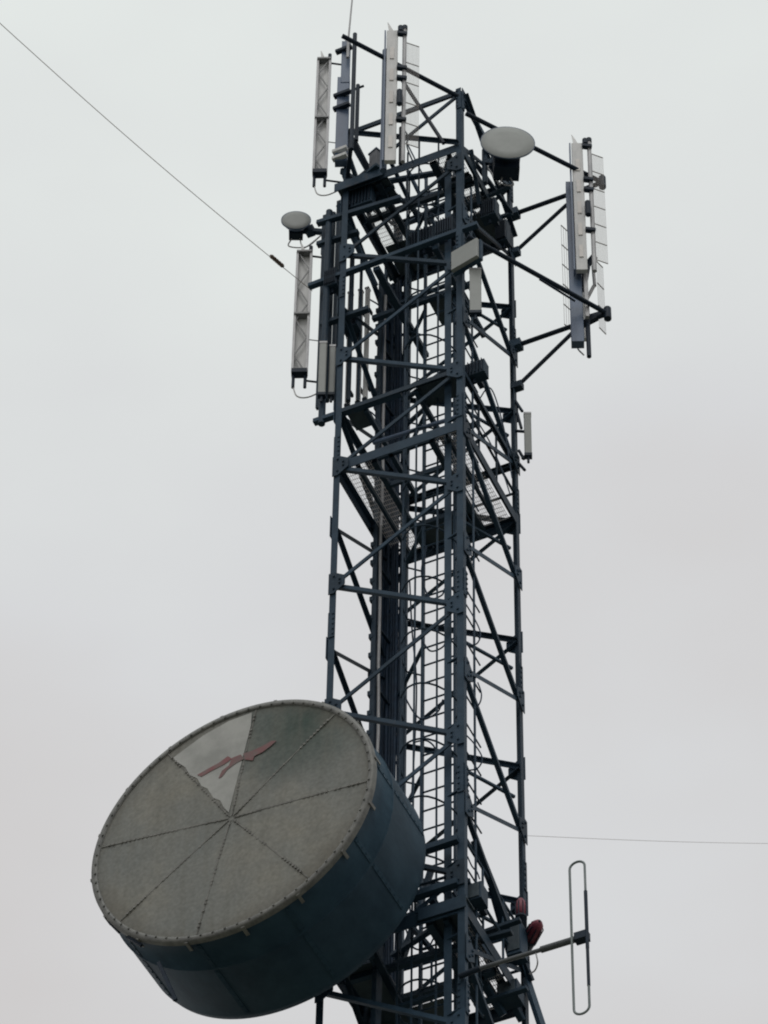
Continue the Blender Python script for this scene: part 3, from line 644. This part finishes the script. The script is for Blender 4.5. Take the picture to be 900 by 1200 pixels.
p_, q_ = vert(673, 1011, 1189, yb-.03); xm = br.x-.075; lr = .078; zt, zb_ = p_.z-lr, q_.z+lr
pts = [Vector((xm+lr*math.cos(k), yb-.03, zt+lr*math.sin(k))) for k in [math.pi*i/10 for i in range(11)]]+[Vector((xm-lr*math.cos(k), yb-.03, zb_-lr*math.sin(k))) for k in [math.pi*i/10 for i in range(11)]]
MB().path(pts, .0125, 8, True).build('loop', mat('loop_tube', (.20, .24, .24), .45, c2=(.13, .17, .175), scale=8), t)
MB().tube(Vector((xm+lr, yb-.03, zt-.35)), Vector((xm+lr, yb-.03, zt-1.1)), .019, 8).build('sleeve', M_DK, t); MB().tube(Vector((xm+lr, yb-.03, zb_+.25)), Vector((xm+lr, yb-.03, zb_+.95)), .017, 8).build('sleeve', M_DK, t)
MB().path(curve([at(628, 1117, y=yb), at(630, 1128, y=yb), at(627, 1137, y=yb+.1), at(621, 1141, y=yb+.2)]), .008, 6).build('cable', M_GV, t)
# red obstruction lamps
def lamp(px, py, yy, tilt, r, label):
    c = at(px, py, y=yy); t = thing('warning_lamp', c-Z*.2, label, 'warning lamp', 'red warning lamps on the tower')
    d = tilt.normalized()
    MB().lathe(c, d, [(-.10, .001), (-.10, r), (.05, r*1.02), (.12, r*.85), (.16, r*.45), (.17, .001)], 24).build('lens', M_RED, t)
    MB().lathe(c, d, [(-.30, .001), (-.30, r*.9), (-.12, r*1.05), (-.12, r*1.15), (-.09, r*1.15), (-.09, .001)], 24).build('housing', M_DK, t)
    k = MB()
    for i in range(4): a = i*math.pi/4; o = d.orthogonal().normalized(); s = o*math.cos(a)+d.cross(o)*math.sin(a); k.path([c-d*.1+s*r*1.08, c+d*.08+s*r*1.1, c+d*.18, c+d*.08-s*r*1.1, c-d*.1-s*r*1.08], .006, 5)
    k.build('guard', M_DK, t); return t
lamp(610.5, 1067, S-.1, Z, .054, 'upper red lamp against the right tower leg')
lamp(625, 1093, S-.2, Vector((.75, -.75, .05)), .070, 'lower red lamp poking out right of the tower leg above the boom')
# equipment mass round the lowest walkway
for i, (px, py, yy, w, h, lb) in enumerate([(606, 1106, 1.2, .16, .42, 'dark equipment box below the upper red lamp'), (556, 1052, .25, .22, .22, 'dark equipment box on the near leg at the lowest walkway'), (598, 1166, 1.2, .22, .22, 'dark equipment box low at the right leg, under the loop boom')]):
    c = at(px, py, y=yy); t = thing('equipment_box', c-Z*h/2, lb, 'box', 'dark boxes near the lowest walkway')
    MB().box(c, w, .18, h).build('housing', M_ST, t, .01); MB().box(c-Y*.095, w*.8, .012, h*.8).build('door', M_PLT, t, .003); MB().bar(c+Y*.08, c+Y*.25, .06, .06).build('bracket', M_DK, t)

# ------------------------------------------------------------------ guy wire and distant wire
a = at(366, 341, y=.1); b = at(-30, 0, y=-6.0); cpt = [a.lerp(b, k/24)-Z*(.10*math.sin(math.pi*k/24)) for k in range(25)]
t = thing('guy_wire', a, 'thin wire running from the left of the tower up to the top left edge', 'wire')
MB().path(cpt, .0042, 6).build('strand', M_WIR, t)
a1 = a.lerp(b, (366-329)/396); b1 = a.lerp(b, (366-313)/396)
m = MB(); off = -Z*.012; m.tube(a1+off, b1+off, .017, 8)
for k in range(5): c = a1.lerp(b1, .12+.19*k)+off; d = (b1-a1).normalized()*.012; m.tube(c-d, c+d, .026, 10)
m.build('insulator', M_SLT, t)
a = at(612, 979, y=S+.05); b = at(960, 989, y=9)
t = thing('aerial_wire', a, 'faint thin wire leaving the right leg towards the right edge', 'wire')
MB().path([a.lerp(b, k/24)-Z*(.03*math.sin(math.pi*k/24)) for k in range(25)], .0024, 6).build('strand', M_GRW if False else mat('faint_wire', (.45, .43, .41), .6), t)
